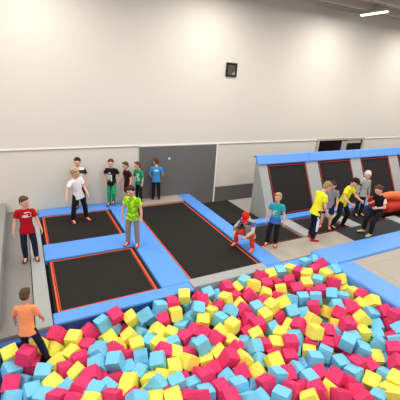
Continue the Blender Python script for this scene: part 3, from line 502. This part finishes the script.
# ------------------------------------------------------------------ foam cubes
EDGE = .212
def cube_mesh(m, seed):
    rn = random.Random(seed); bm = bmesh.new(); bmesh.ops.create_cube(bm, size=EDGE)
    bmesh.ops.subdivide_edges(bm, edges=bm.edges[:], cuts=3, use_grid_fill=True)
    for v in bm.verts:                                            # worn foam: faces a touch hollow or puffed, corners a bit rounded
        q = v.co / (EDGE / 2); k = sum(1 for a in q if abs(a) > .98)
        v.co += Vector([rn.uniform(-1, 1) for _ in range(3)]) * .0028
        if k == 3: v.co *= .955
        elif k == 2: v.co *= .982
    me = bpy.data.meshes.new('foam'); bm.to_mesh(me); bm.free(); me.materials.append(m)
    return me
kinds = {'P': ('pink', [cube_mesh(PINKF, i) for i in range(3)]), 'Y': ('yellow', [cube_mesh(YELF, i + 5) for i in range(3)]), 'B': ('light blue', [cube_mesh(BLUF, i + 9) for i in range(3)])}
CUBES = """Y,-714,-624,-109,603,67,-96,788,11,355
Y,-354,-607,-102,921,147,-276,-227,37,347
P,-506,-799,-37,75,-282,-954,44,26,356
P,-462,-780,-264,-463,611,349,537,31,366
B,-714,-835,-207,466,339,695,-428,11,371
B,-315,-1094,-182,134,-649,75,744,43,374
B,-562,-1032,-314,-858,-339,161,347,24,384
P,-705,-1127,-147,-709,-168,600,326,11,384
B,-473,-1304,-244,-188,626,755,-39,31,393
B,-311,-1548,-155,918,-89,-35,383,45,399
B,-714,-1302,-245,331,-917,42,215,11,400
P,-67,-469,-95,218,376,888,143,57,335
Y,170,-585,-165,874,15,-78,478,74,339
Y,-148,-623,-237,405,-280,-146,857,53,350
Y,112,-838,-226,54,-851,495,-163,72,354
P,424,-469,-203,426,-760,330,361,89,332
P,343,-727,-277,352,-31,36,934,87,348
Y,39,-469,-334,861,-341,68,368,65,345
P,202,-1062,-174,33,27,-156,-986,81,361
B,453,-1048,-129,-95,-933,156,-306,98,352
Y,-115,-893,-238,-480,-210,337,-781,57,362
P,-19,-1119,-224,-501,-401,-655,-396,66,371
Y,142,-1306,-173,651,-433,267,-562,79,374
B,-25,-1503,-200,197,171,-70,-962,68,391
Y,-202,-1320,-209,868,96,61,-481,53,385
P,288,-1500,-94,-976,-12,184,105,92,377
P,124,-1695,-43,591,-682,-155,400,81,390
B,286,-1836,-26,928,-11,-81,361,96,393
P,19,-1923,26,196,871,294,-337,75,403
Y,179,-2049,49,-915,89,70,385,90,406
B,404,-1271,-150,-471,603,590,-255,97,365
P,-176,-1704,-78,-656,426,615,91,57,401
P,861,-469,-14,966,183,-43,171,115,316
Y,1143,-469,-164,613,-585,298,437,131,319
B,1371,-544,-103,-638,-490,-60,589,145,315
P,997,-469,-394,533,-755,-371,-79,123,332
B,648,-469,-111,-289,527,576,-552,103,324
Y,687,-676,-263,468,-646,111,-592,108,339
B,810,-469,-279,105,387,-759,-512,112,329
P,574,-469,-363,409,369,-462,694,99,337
Y,817,-837,-341,620,-392,81,673,118,347
Y,1031,-777,-264,-712,-179,216,642,130,337
B,1258,-720,-347,-465,146,-870,60,142,335
B,1266,-469,-362,629,-573,210,480,138,326
Y,1079,-1002,-291,719,-6,-33,693,137,346
B,1309,-989,-309,945,32,-78,313,150,343
B,530,-845,-306,125,-473,871,-15,100,351
B,531,-1136,-320,54,-887,415,-190,104,365
B,655,-1308,-149,110,577,-218,778,115,362
P,696,-1039,-206,-394,-837,-2,377,114,351
P,871,-1117,-340,388,-596,-315,627,126,358
B,1067,-1261,-259,118,2,392,911,141,356
B,825,-1362,-341,998,31,21,6,127,370
B,975,-1566,-284,-647,596,-221,419,141,374
P,609,-1484,-314,-25,39,938,-341,115,380
Y,767,-1684,-244,-9,940,-314,125,130,384
B,434,-1709,-182,397,213,157,878,106,390
P,448,-1984,-58,446,116,-740,-488,111,400
B,700,-2265,86,38,615,-724,-306,137,402
Y,901,-1979,-211,-550,47,471,-687,145,395
P,409,-1453,-292,-30,15,-634,-771,101,382
Y,619,-1854,-191,904,197,136,351,122,394
P,680,-2092,-65,-296,150,-265,904,131,400
Y,2158,-469,16,112,-173,-755,621,184,297
P,1912,-469,-79,-40,661,-61,-745,172,304
B,1682,-469,-94,117,722,-681,10,160,308
Y,1890,-702,-123,-65,-32,-823,-562,176,314
P,2451,-469,-107,-95,516,770,360,198,299
B,2219,-469,-189,55,161,-683,-709,187,305
B,2131,-792,-248,476,724,9,-498,190,319
P,1667,-701,-200,-463,-658,-423,414,164,321
B,1546,-469,-284,-118,-928,350,31,153,318
B,2263,-839,-40,532,74,190,-821,198,310
B,1922,-898,-287,407,-31,90,907,181,328
Y,1677,-963,-301,-930,-3,-149,334,170,335
Y,1475,-855,-245,286,-349,829,-328,157,332
B,1632,-1225,-268,-992,86,74,11,173,345
P,1855,-1181,-266,590,-49,-10,805,185,339
P,2083,-1111,-263,351,251,552,712,195,332
B,1992,-1372,-312,549,-303,-482,610,197,346
Y,1552,-1458,-239,-612,-757,12,225,174,355
Y,1396,-1189,-228,-415,611,-354,-572,159,345
P,1364,-1439,-133,791,233,92,556,163,352
B,1220,-1608,-98,-966,-110,136,185,158,362
Y,2266,-1031,-145,-517,-669,-321,-425,202,321
Y,1437,-1677,-245,-643,394,520,-399,173,368
Y,1225,-1868,-148,308,351,846,253,165,377
Y,1063,-1782,-240,445,637,69,-624,152,382
Y,1697,-1713,-212,-728,-224,422,490,190,362
P,1773,-1500,-292,597,391,605,350,188,355
P,1486,-1918,-286,-332,-663,358,566,182,381
B,1542,-2151,-188,10,31,566,-822,193,387
B,1332,-2076,-114,720,-118,12,682,177,384
B,1046,-2024,-64,47,428,-705,561,157,386
Y,939,-2281,3,-184,140,247,-940,156,401
Y,1151,-2371,28,-590,-33,792,146,174,399
P,1765,-1956,-271,95,-520,526,665,201,376
P,1126,-2183,-161,-176,166,-821,515,166,399
B,1194,-1443,-343,880,216,317,276,152,367
P,1358,-2334,-156,-465,68,114,874,187,401
P,1439,-2517,28,27,755,423,498,199,400
B,2695,-429,-97,-699,-209,-66,679,208,294
B,2927,-393,-234,-494,-479,-185,-700,217,296
P,3139,-393,-96,-608,-785,-53,92,226,288
Y,3369,-413,-165,802,-551,-119,191,236,289
B,3583,-393,-65,114,-154,979,-55,245,282
Y,2957,-666,-133,-627,-575,443,279,225,299
P,3211,-622,-201,-143,58,70,984,235,298
P,3492,-657,-205,218,152,83,960,247,296
Y,3197,-868,-205,-81,346,-120,-926,241,306
Y,2624,-578,-303,77,357,756,-542,208,308
P,2435,-656,-8,-197,-717,-579,330,202,300
P,2757,-766,-212,594,90,-702,379,219,308
B,2856,-1002,-148,88,-356,839,401,230,312
B,2367,-673,-283,432,-348,519,649,198,314
Y,2506,-881,-165,752,62,-620,212,210,313
B,2590,-1105,-177,-850,66,-89,513,220,320
Y,2339,-938,-367,80,200,881,419,203,327
P,2177,-1338,-167,277,721,-573,-271,206,335
Y,2686,-1344,-152,828,0,5,-559,232,326
P,2881,-1230,-332,-963,-4,204,169,237,327
P,3107,-1265,-223,-373,-478,-514,605,249,320
Y,2442,-1319,-237,954,197,62,211,219,333
Y,2503,-1572,-260,-89,-606,-438,657,229,343
B,1973,-1582,-99,-352,472,652,475,202,345
B,2159,-1578,-270,925,-69,370,-30,212,350
P,2980,-1464,-321,-987,8,152,30,249,334
B,2793,-1623,-352,-439,386,747,312,245,344
P,2617,-1766,-304,-153,352,-735,556,241,351
Y,2202,-1800,-172,-336,-637,599,347,221,354
P,2202,-2023,-53,-712,659,-198,-134,229,359
Y,1979,-1769,-269,-101,-971,169,-126,207,362
P,2003,-2023,-195,-939,-39,314,126,217,370
P,1738,-2154,-102,-139,-694,-699,95,206,378
Y,2428,-2069,-136,139,337,64,928,243,360
B,2254,-2013,-299,-425,-424,-614,511,230,369
P,2271,-2276,-114,506,-448,-703,219,242,373
P,1839,-2387,-128,668,65,60,737,220,390
B,1614,-2378,-128,17,-75,-786,-612,205,396
B,2072,-2489,-81,-561,-406,-382,610,239,388
B,2064,-2252,-182,-710,-157,186,659,229,380
B,2047,-2748,-46,202,711,317,592,248,402
P,2444,-1827,-140,-810,174,-325,454,235,349
P,1834,-2633,-32,620,780,-4,-73,230,400
P,2265,-1547,-108,790,-265,262,-484,217,339
P,4003,-393,-24,0,236,128,962,261,276
Y,4278,-393,-64,137,-170,-133,966,271,275
B,4521,-397,-36,-48,-653,191,-730,280,272
Y,4843,-363,-82,77,108,-761,-633,290,270
P,4464,-790,-28,-474,745,376,-278,290,282
P,4246,-651,-123,985,-159,53,-9,277,284
Y,4149,-892,-95,-314,-603,79,-728,281,290
Y,3644,-618,-20,118,767,53,627,253,285
Y,3802,-819,-141,847,185,59,492,265,294
P,4433,-1043,-59,-462,-370,673,-441,297,290
P,3953,-641,-67,-612,-62,-23,786,266,285
P,3946,-1040,-120,208,431,-874,68,278,298
P,4915,-571,-45,-837,12,122,531,299,273
Y,3883,-1282,-36,-271,873,123,-384,284,302
P,3434,-830,-78,806,218,265,480,251,296
B,3377,-1112,-154,679,732,-27,18,256,309
Y,3606,-1266,-62,515,-631,386,432,272,306
Y,3386,-1363,-138,75,-43,993,64,265,316
P,3690,-1406,-240,-330,679,481,-443,279,318
P,3160,-1482,-185,-70,-23,-996,-8,258,325
B,3900,-1506,-99,-154,-101,-951,-242,292,312
B,3396,-1565,-275,-30,78,-870,484,271,329
Y,3387,-1831,-185,-612,-100,714,-323,281,335
Y,3709,-1685,-248,-229,-137,-75,960,289,327
P,3731,-1875,-83,252,803,-22,-539,299,326
Y,3170,-1942,-226,-548,-627,-376,-404,275,345
Y,2988,-1674,-203,37,-820,106,559,257,336
B,2738,-1919,-132,-165,45,949,260,254,347
P,2965,-1895,-218,-620,-77,-752,204,264,346
P,3328,-2118,-102,848,-36,8,526,291,343
B,3546,-2000,-176,919,-243,-93,292,295,338
B,2696,-2119,-232,-224,931,-175,-227,258,362
Y,2826,-2312,-87,-625,-184,728,210,274,361
P,3187,-2285,-203,-722,-133,-654,177,290,358
B,3118,-2507,-226,-218,718,642,-151,296,371
B,2695,-2558,-100,-194,-645,738,7,277,377
P,2458,-2607,-95,-635,-370,-331,590,266,385
Y,2540,-2325,-201,-659,-674,295,-149,258,374
P,2734,-2818,-101,-378,-400,-758,-347,292,391
B,2495,-2875,-61,622,-739,-115,228,281,398
B,2343,-2462,-280,-79,461,-833,-293,252,390
B,2271,-2729,-170,-47,988,78,120,260,401
P,2894,-2526,-174,102,-779,188,-587,286,375
B,3413,-2153,-313,-338,-211,-591,-700,294,353
B,4135,-1194,-118,-597,-255,569,502,290,300
P,3614,-1008,-187,-609,-484,-563,275,263,304
P,3127,-1061,-166,349,-256,693,575,244,311
P,2989,-2155,-200,350,594,124,713,275,356
B,5290,-357,-7,76,699,708,-57,305,263
B,5574,-357,5,-395,591,30,-701,314,261
P,5475,-630,84,887,421,-173,65,320,264
B,5475,-976,141,11,44,-907,416,333,270
Y,4937,-789,27,345,-724,339,489,307,275
P,5276,-703,11,49,582,38,810,316,270
Y,4744,-970,-41,471,-317,593,-569,306,284
Y,5263,-989,74,999,22,-6,3,326,275
B,5019,-1018,-13,-187,-216,694,660,318,281
P,5240,-1236,20,-657,177,0,732,333,283
Y,5475,-1184,29,243,708,-639,171,339,279
Y,5475,-1342,-147,-578,204,772,166,344,290
P,4910,-1231,-93,-387,-89,80,913,321,291
B,4999,-1438,-70,886,9,-266,377,332,295
B,4554,-1444,-23,913,-176,69,359,316,298
B,5193,-1556,-124,239,-690,-318,-603,343,298
P,4652,-1197,-92,163,129,838,502,310,293
B,4383,-1272,-108,-976,19,19,212,303,299
B,4868,-1687,-138,646,-467,-515,313,336,307
P,4367,-1584,-89,-149,-899,392,-119,314,308
Y,4612,-1679,-191,-936,211,-243,131,326,312
Y,4097,-1832,-106,341,511,-780,-107,313,320
B,4118,-1575,-171,-579,464,638,-202,303,314
P,4676,-1908,-63,213,378,213,-874,339,313
P,5082,-1784,-138,112,723,-268,625,348,307
Y,4549,-1975,-235,-421,366,-807,-187,335,324
P,4509,-2235,-47,831,49,83,546,347,326
P,4203,-2094,-194,6,-711,253,-655,327,332
P,3859,-1924,-242,-908,148,257,291,305,333
P,3763,-2143,-250,935,35,108,332,310,344
P,3996,-2284,-243,-394,-28,16,917,326,345
P,4228,-2363,-241,211,-904,348,-121,340,344
B,4424,-2191,-260,-351,-82,-151,-919,339,335
Y,3844,-2119,-41,-20,164,785,595,315,332
Y,4882,-1917,-203,797,-235,-358,424,346,316
B,4174,-2525,-45,360,380,574,628,348,342
B,3514,-2494,-184,229,50,114,964,315,360
B,3787,-2437,-207,938,-16,185,289,325,354
B,3878,-2673,-243,699,60,710,-42,340,364
P,3418,-2711,-236,-101,835,-127,-525,320,375
P,3490,-2926,-100,-448,-43,883,-126,337,378
Y,3321,-2963,-226,596,-639,225,428,329,390
Y,2829,-3072,-64,-371,-85,-823,-419,311,401
B,3154,-2731,-188,46,-732,7,-679,309,380
B,3355,-2419,-353,554,146,-236,-784,302,368
P,3664,-3015,-225,643,116,442,613,348,385
Y,3601,-2290,-265,382,-24,104,917,309,353
P,4189,-2625,-320,515,-54,82,-850,350,360
P,2951,-2780,-229,-69,6,408,909,300,390
P,3290,-3185,-115,-117,138,945,-269,341,398
P,3056,-2979,-103,831,371,220,347,317,392
Y,5475,-1570,-71,59,40,77,993,353,293
P,5475,-1761,-11,282,21,954,-87,362,296
Y,5295,-1886,-101,340,131,-228,902,360,306
P,4971,-1996,-37,844,-320,-196,381,354,310
Y,5445,-2016,32,568,-503,-157,-631,373,302
B,5254,-2151,-98,-58,-177,-641,-743,371,314
P,5475,-2238,-41,544,-360,-309,-691,383,312
Y,4907,-2223,-35,-887,149,378,216,362,319
P,5415,-2468,-159,818,-26,125,558,391,325
B,5185,-2353,-208,-944,-55,181,268,376,327
B,5020,-2500,-247,259,420,-685,-534,377,337
Y,4724,-2396,-160,-987,1,-14,151,362,333
B,4431,-2454,-147,-272,559,458,634,353,340
B,4366,-2672,-152,310,129,-19,941,362,350
B,4818,-2671,-193,-485,-227,-21,-843,379,344
P,4771,-2946,-67,668,652,-331,-130,394,350
P,5160,-2663,-198,399,796,426,-155,391,338
B,5018,-2817,-104,-855,326,104,388,396,342
B,4735,-2937,-304,777,583,-229,-38,388,362
P,4080,-2829,-193,704,-68,63,703,357,365
P,4282,-2902,-262,29,-5,-52,997,369,367
Y,4533,-2811,-259,242,-12,-181,952,374,358
Y,4047,-3127,-222,179,-802,531,-200,372,382
P,3535,-3209,-96,-279,-771,-439,364,355,392
B,4349,-3135,-264,-795,-3,599,-89,385,377
Y,4079,-3366,-198,536,404,619,405,388,393
Y,4307,-3332,-112,-967,118,206,-78,398,381
B,3852,-3387,-205,-784,116,88,601,379,400
P,4628,-3121,-121,-441,598,123,657,398,364
B,3889,-2926,-217,595,437,-549,-390,354,375
B,5322,-2678,-78,478,-166,-854,-111,400,331
P,3460,-3431,-11,401,760,502,-90,367,403
P,4765,-2154,-175,-372,184,-593,-688,352,325
Y,3967,-3546,-34,-618,213,-201,-728,398,397
P,5472,-2480,43,-571,-518,-504,-387,396,316"""
FILL = """P,-634,-1540,-520,655,-310,592,-350
B,-650,-1268,-521,-72,-900,-106,415
B,-680,-1036,-539,511,199,246,798
B,-672,-724,-562,-331,-511,46,-791
B,-402,-1787,-507,540,833,-83,-73
Y,-378,-1520,-494,-51,824,-43,561
P,-376,-1286,-522,989,93,-82,61
P,-358,-1027,-514,589,-82,79,799
Y,-459,-784,-523,53,938,-267,211
B,-133,-1803,-533,-968,-66,240,-1
P,-113,-1538,-518,-64,-71,979,-173
B,-121,-1273,-516,-135,61,970,-187
Y,-113,-1002,-522,-734,-145,-4,662
Y,-95,-743,-515,619,-213,228,720
P,114,-1811,-490,608,425,329,-583
P,144,-1556,-536,-237,495,778,301
B,155,-1280,-532,-987,132,75,31
P,135,-1021,-505,-129,716,140,-670
B,126,-742,-557,-60,772,-65,628
P,403,-2079,-514,392,888,-173,159
Y,372,-1808,-521,-187,46,523,829
B,400,-1539,-531,-994,18,80,65
B,391,-1283,-506,-626,-193,-5,754
B,380,-1021,-537,-28,-24,820,-569
B,376,-780,-546,441,576,527,440
P,635,-2079,-497,800,257,452,297
B,652,-1808,-506,666,-712,188,-109
P,647,-1541,-559,-15,-825,-563,22
B,659,-1276,-532,-144,587,-41,-794
P,643,-1020,-539,242,-221,-632,-701
B,637,-768,-563,-822,-563,75,-1
Y,931,-2311,-526,-596,-87,-7,797
B,925,-2061,-514,113,-129,100,979
Y,912,-1783,-533,-94,7,114,988
B,922,-1539,-569,65,-292,29,953
P,902,-1273,-551,-687,-15,-99,719
P,918,-990,-547,-381,-729,264,501
P,905,-721,-554,442,848,-115,263
B,1178,-2328,-528,-590,172,39,787
B,1187,-2074,-489,-951,120,-252,122
P,1179,-1814,-498,599,-37,793,-88
Y,1176,-1569,-559,70,190,316,-926
P,1209,-1250,-543,184,-2,159,969
B,1172,-995,-533,-766,17,-80,-636
B,1177,-759,-584,-726,193,653,86
B,1428,-2572,-498,-155,88,-688,-702
B,1429,-2316,-525,745,-664,-16,-46
B,1419,-2068,-558,715,602,117,-332
P,1443,-1806,-515,-286,633,-411,589
P,1431,-1553,-498,493,323,-410,695
B,1433,-1277,-541,-959,-249,47,115
B,1441,-1005,-532,-688,61,-40,-721
B,1428,-738,-533,-332,-503,383,699
Y,1691,-2598,-508,41,140,194,969
B,1680,-2333,-496,-71,-765,-638,-31
Y,1681,-2065,-498,-438,-875,196,-50
B,1696,-1797,-524,998,15,9,-41
B,1690,-1539,-511,27,29,139,989
Y,1700,-1274,-515,133,572,-807,-31
Y,1694,-1028,-529,-461,535,-519,-480
P,1687,-761,-514,754,-185,170,605
B,1952,-2847,-498,102,-222,-59,967
B,1949,-2574,-499,833,129,-468,-261
B,1950,-2308,-532,992,-36,13,109
Y,1956,-2058,-499,-134,-879,22,-455
P,1957,-1789,-510,-423,-32,42,904
P,1951,-1530,-529,110,205,45,970
Y,1934,-1288,-530,822,32,72,563
B,1974,-1026,-511,45,64,79,993
P,1946,-747,-516,-700,-52,658,268
B,2230,-2850,-524,88,-737,154,-651
B,2218,-2575,-501,305,-475,501,655
P,2199,-2319,-513,966,-171,-66,176
Y,2191,-2083,-575,-908,277,266,-163
Y,2219,-1812,-518,-92,-731,47,-673
B,2235,-1536,-516,272,349,856,266
P,2216,-1252,-518,707,-238,-45,663
B,2213,-1011,-552,-246,-712,651,-83
B,2220,-732,-518,-878,38,18,475
B,2445,-3090,-525,-271,-482,601,575
B,2477,-2845,-505,-605,-47,-193,770
Y,2472,-2588,-513,735,162,18,657
Y,2473,-2328,-492,667,244,-668,-219
Y,2463,-2068,-517,-428,547,-385,606
B,2447,-1801,-511,-109,726,-120,667
Y,2494,-1553,-548,-951,-33,-303,7
B,2475,-1274,-501,759,227,-102,599
P,2523,-1032,-524,-344,553,-618,438
Y,2514,-749,-518,-786,-58,606,97
P,2724,-3104,-510,-605,157,-243,740
P,2718,-2843,-504,720,176,73,666
Y,2716,-2596,-522,-13,118,61,990
P,2724,-2303,-527,-773,-4,166,-610
P,2715,-2081,-500,-784,-96,106,-603
Y,2704,-1800,-566,-791,191,-59,577
P,2753,-1519,-585,-501,434,502,554
B,2718,-1280,-551,-577,99,-118,801
B,2778,-1013,-475,538,373,629,417
Y,2746,-756,-503,-252,-678,-217,-653
P,2759,-486,-514,982,-113,-86,116
P,2985,-3088,-493,109,33,788,603
Y,2976,-2841,-528,735,107,55,666
P,3005,-2571,-485,600,-446,-414,-516
B,2973,-2305,-501,-561,-171,428,-686
P,2985,-2040,-499,313,-213,660,647
P,2985,-1799,-509,60,755,-149,-634
Y,3012,-1542,-552,997,-62,18,14
Y,3022,-1279,-554,405,-192,743,496
B,2997,-1014,-481,-545,-464,537,445
B,2986,-762,-448,-576,-499,344,-547
Y,2996,-483,-466,704,484,349,-383
Y,3261,-3365,-530,-265,-637,717,-84
B,3265,-3109,-525,4,116,969,-212
Y,3265,-2843,-514,483,439,-365,-662
P,3230,-2590,-552,30,-157,-188,-968
B,3210,-2313,-527,151,591,-674,414
P,3240,-2040,-514,66,167,-147,972
Y,3255,-1783,-494,641,363,-436,515
Y,3240,-1513,-509,703,15,147,694
B,3250,-1268,-453,-279,155,-715,-620
P,3268,-1024,-438,-450,414,640,463
Y,3268,-745,-466,668,-670,130,293
Y,3255,-493,-449,230,-759,603,78
B,3498,-3341,-502,-185,-763,-21,-618
P,3499,-3090,-517,743,651,-145,-40
B,3502,-2826,-502,457,-451,-379,665
B,3503,-2587,-515,-89,58,-796,-594
B,3519,-2328,-530,108,756,615,195
B,3516,-2055,-498,987,68,-129,42
Y,3515,-1791,-474,-756,21,623,194
B,3521,-1511,-498,746,-197,449,-448
P,3501,-1268,-435,977,177,-101,-46
B,3524,-1034,-429,702,105,-28,702
Y,3528,-757,-467,-198,593,219,-748
P,3510,-496,-405,357,-181,-809,429
P,3745,-3632,-498,-153,-593,-420,668
P,3771,-3362,-488,91,543,-78,830
P,3764,-3120,-510,-641,-220,177,712
P,3767,-2858,-499,-322,-581,501,552
B,3792,-2577,-485,68,87,46,992
P,3773,-2310,-493,-78,-148,-523,835
B,3771,-2044,-499,-342,506,428,-665
Y,3763,-1799,-496,993,-62,36,78
Y,3781,-1541,-457,686,17,7,726
Y,3762,-1265,-437,105,201,934,272
B,3769,-1014,-398,805,134,-65,573
Y,3777,-756,-381,965,188,160,81
B,3761,-475,-363,347,374,-434,741
P,4023,-3629,-524,-450,477,627,418
B,4045,-3350,-528,9,-57,-724,685
Y,4024,-3112,-503,-79,-696,-710,56
B,4046,-2852,-512,-628,288,-642,328
Y,4026,-2577,-502,123,74,-40,988
Y,4029,-2335,-478,558,17,-827,43
B,4039,-2057,-477,-519,-835,38,-173
Y,4051,-1794,-420,983,-127,54,109
B,4016,-1524,-437,990,-17,110,76
B,4027,-1288,-386,-190,-54,5,979
P,4028,-1023,-388,-734,-645,203,-32
P,4015,-772,-372,58,-671,-733,80
P,4033,-507,-347,309,446,-693,472
Y,4283,-3640,-517,-137,102,122,977
Y,4305,-3371,-511,626,-119,-193,745
Y,4294,-3109,-518,-722,12,166,670
Y,4300,-2848,-500,-967,117,-77,210
Y,4292,-2587,-547,544,-397,503,-540
Y,4292,-2305,-494,-417,-513,-358,-658
Y,4298,-2065,-457,785,-533,48,308
P,4310,-1802,-434,233,-703,633,220
P,4309,-1547,-408,649,-5,-9,759
Y,4286,-1269,-385,-56,187,-661,-723
P,4280,-1006,-369,-176,197,20,-963
Y,4288,-759,-345,-678,-80,-36,-729
P,4303,-485,-306,-224,-706,-670,-7
Y,4537,-3606,-513,-692,-38,-122,709
Y,4564,-3354,-485,-731,-186,-634,-165
B,4550,-3106,-528,-70,-713,-694,-55
Y,4568,-2844,-507,58,-673,732,-77
B,4542,-2587,-465,627,223,10,745
B,4555,-2335,-484,469,554,602,-331
B,4556,-2071,-490,684,120,-713,84
B,4539,-1772,-429,628,-156,-15,761
B,4556,-1522,-425,-437,-630,479,425
P,4539,-1300,-340,-293,-460,524,-653
Y,4522,-1043,-293,386,-125,-29,912
Y,4543,-763,-300,-213,-955,61,-190
P,4823,-3369,-500,616,-202,44,759
B,4793,-3106,-502,708,-27,24,703
P,4813,-2830,-533,-441,376,726,-368
B,4791,-2601,-466,-214,122,-32,968
B,4782,-2328,-486,643,-153,-732,160
P,4785,-2079,-421,617,141,-71,770
P,4770,-1795,-432,-123,-141,-54,980
B,4816,-1528,-372,677,514,-423,-310
Y,4801,-1273,-350,531,-100,191,818
Y,4797,-1017,-344,-13,-278,659,-697
P,4813,-778,-314,841,-67,495,204
Y,5062,-3119,-521,748,261,511,330
B,5051,-2839,-503,728,-133,44,670
B,5057,-2596,-487,768,24,24,638
Y,5037,-2297,-464,254,69,-485,832
B,5048,-2056,-485,64,-119,870,471
P,5029,-1815,-401,180,-311,100,-927
B,5061,-1558,-389,-549,464,-557,412
Y,5041,-1291,-347,-664,-221,120,-703
B,5059,-1010,-319,30,138,-112,983
Y,5067,-757,-324,551,-36,-129,822
Y,5317,-3111,-479,-395,793,-426,-179
Y,5302,-2818,-503,-919,187,79,336
B,5277,-2550,-505,94,89,94,986
Y,5300,-2291,-443,296,-364,725,-503
Y,5267,-2032,-466,687,719,-50,75
P,5274,-1754,-460,212,-532,480,-664
P,5280,-1500,-384,-99,651,-738,-141
Y,5300,-1237,-313,882,27,151,444
Y,5278,-976,-316,677,-67,199,704
P,5306,-697,-253,-454,-144,149,866
P,5475,-2914,-451,729,231,588,-260
B,5475,-2620,-516,-84,-980,121,125
Y,5475,-2348,-531,896,-309,260,-181
B,5475,-2075,-426,131,15,882,450
Y,5475,-1813,-463,-245,-481,817,-197
P,5475,-1570,-357,-513,854,-78,1
B,5475,-1312,-446,-184,-783,345,-482
Y,5475,-1012,-403,672,178,18,717
P,5475,-770,-396,-98,-468,14,-877"""
from mathutils import Quaternion
used = {}
def where(x, y):
    X, Y = x / S, y / S
    if math.hypot(X + .2, Y + .45) < .24: return "by the orange boy's legs"
    if X < 1.4 and Y > -.36: return "under blue edge pad"
    if 1.4 <= X < 2.5 and Y > -.30: return "along grey pad"
    if 2.5 <= X and Y > -.33: return "below beige mat"
    if X > 2.85: return "beside right blue pad"
    if X < -.2: return "beside left pad"
    return None
for i, ln in enumerate(CUBES.split('\n')):
    q = ln.split(','); c = q[0]; x, y, z, qw, qx, qy, qz, pu, pv = map(int, q[1:])
    o = bpy.data.objects.new('foam_cube', kinds[c][1][i % 3]); C.objects.link(o)
    o.location = (x / 1000, y / 1000, z / 1000); o.rotation_mode = 'QUATERNION'; o.rotation_quaternion = Quaternion((qw, qx, qy, qz)).normalized()
    mz = max(abs(v) for v in o.rotation_quaternion.to_matrix()[2])
    tilt = 'flat' if mz > .95 else 'cornerwise' if mz < .72 else 'tilted'
    wh = where(x / 1000, y / 1000) or "in open pit"
    lb = '%s foam cube %s %s, %d%% across %d%% down the photo' % (kinds[c][0], tilt, wh, round(pu / 4), round(pv / 4))
    if lb in used: lb = lb.replace('foam cube', 'lower foam cube' if pv > used[lb] else 'upper foam cube')
    used[lb] = pv
    tag(o, lb, 'foam cube', 'foam cubes filling the pit')
bm = bmesh.new(); src = {}
for ln in FILL.split('\n'):
    q = ln.split(','); c = q[0]; x, y, z, qw, qx, qy, qz = map(int, q[1:])
    t = kinds[c][1][0].copy(); t.transform(Matrix.Translation((x / 1000, y / 1000, z / 1000)) @ Quaternion((qw, qx, qy, qz)).normalized().to_matrix().to_4x4())
    n0 = len(bm.faces); bm.from_mesh(t); bm.faces.ensure_lookup_table()
    for f in bm.faces[n0:]: f.material_index = 'PYB'.index(c)
me = bpy.data.meshes.new('lower_foam'); bm.to_mesh(me); bm.free()
tag(link('buried_foam_cubes', me, [PINKF, YELF, BLUF]), 'buried lower layer of pink, yellow and light blue foam cubes in the pit', 'foam cubes', None, 'stuff')

# ------------------------------------------------------------------ camera
cd = bpy.data.cameras.new('camera'); cam = bpy.data.objects.new('camera', cd); C.objects.link(cam)
f_px, pitch, roll, yaw = 335.6, .348, .063, .491
Fw = Vector((math.sin(yaw) * math.cos(pitch), math.cos(yaw) * math.cos(pitch), -math.sin(pitch)))
R0 = Vector((math.cos(yaw), -math.sin(yaw), 0)); U0 = R0.cross(Fw)
R2 = R0 * math.cos(roll) + U0 * math.sin(roll); U2 = -R0 * math.sin(roll) + U0 * math.cos(roll)
mw = Matrix((R2, U2, -Fw)).transposed().to_4x4(); mw.translation = Vector((-.101, -2.905, 2.158)) * S
cam.matrix_world = mw; cd.sensor_width = 36; cd.sensor_fit = 'HORIZONTAL'; cd.lens = 36 * f_px / 400; cd.clip_end = 200
bpy.context.scene.camera = cam
vs = bpy.context.scene.view_settings
vs.view_transform = 'Standard'; vs.look = 'None'; vs.exposure = -0.1; vs.gamma = 1; vs.use_curve_mapping = False
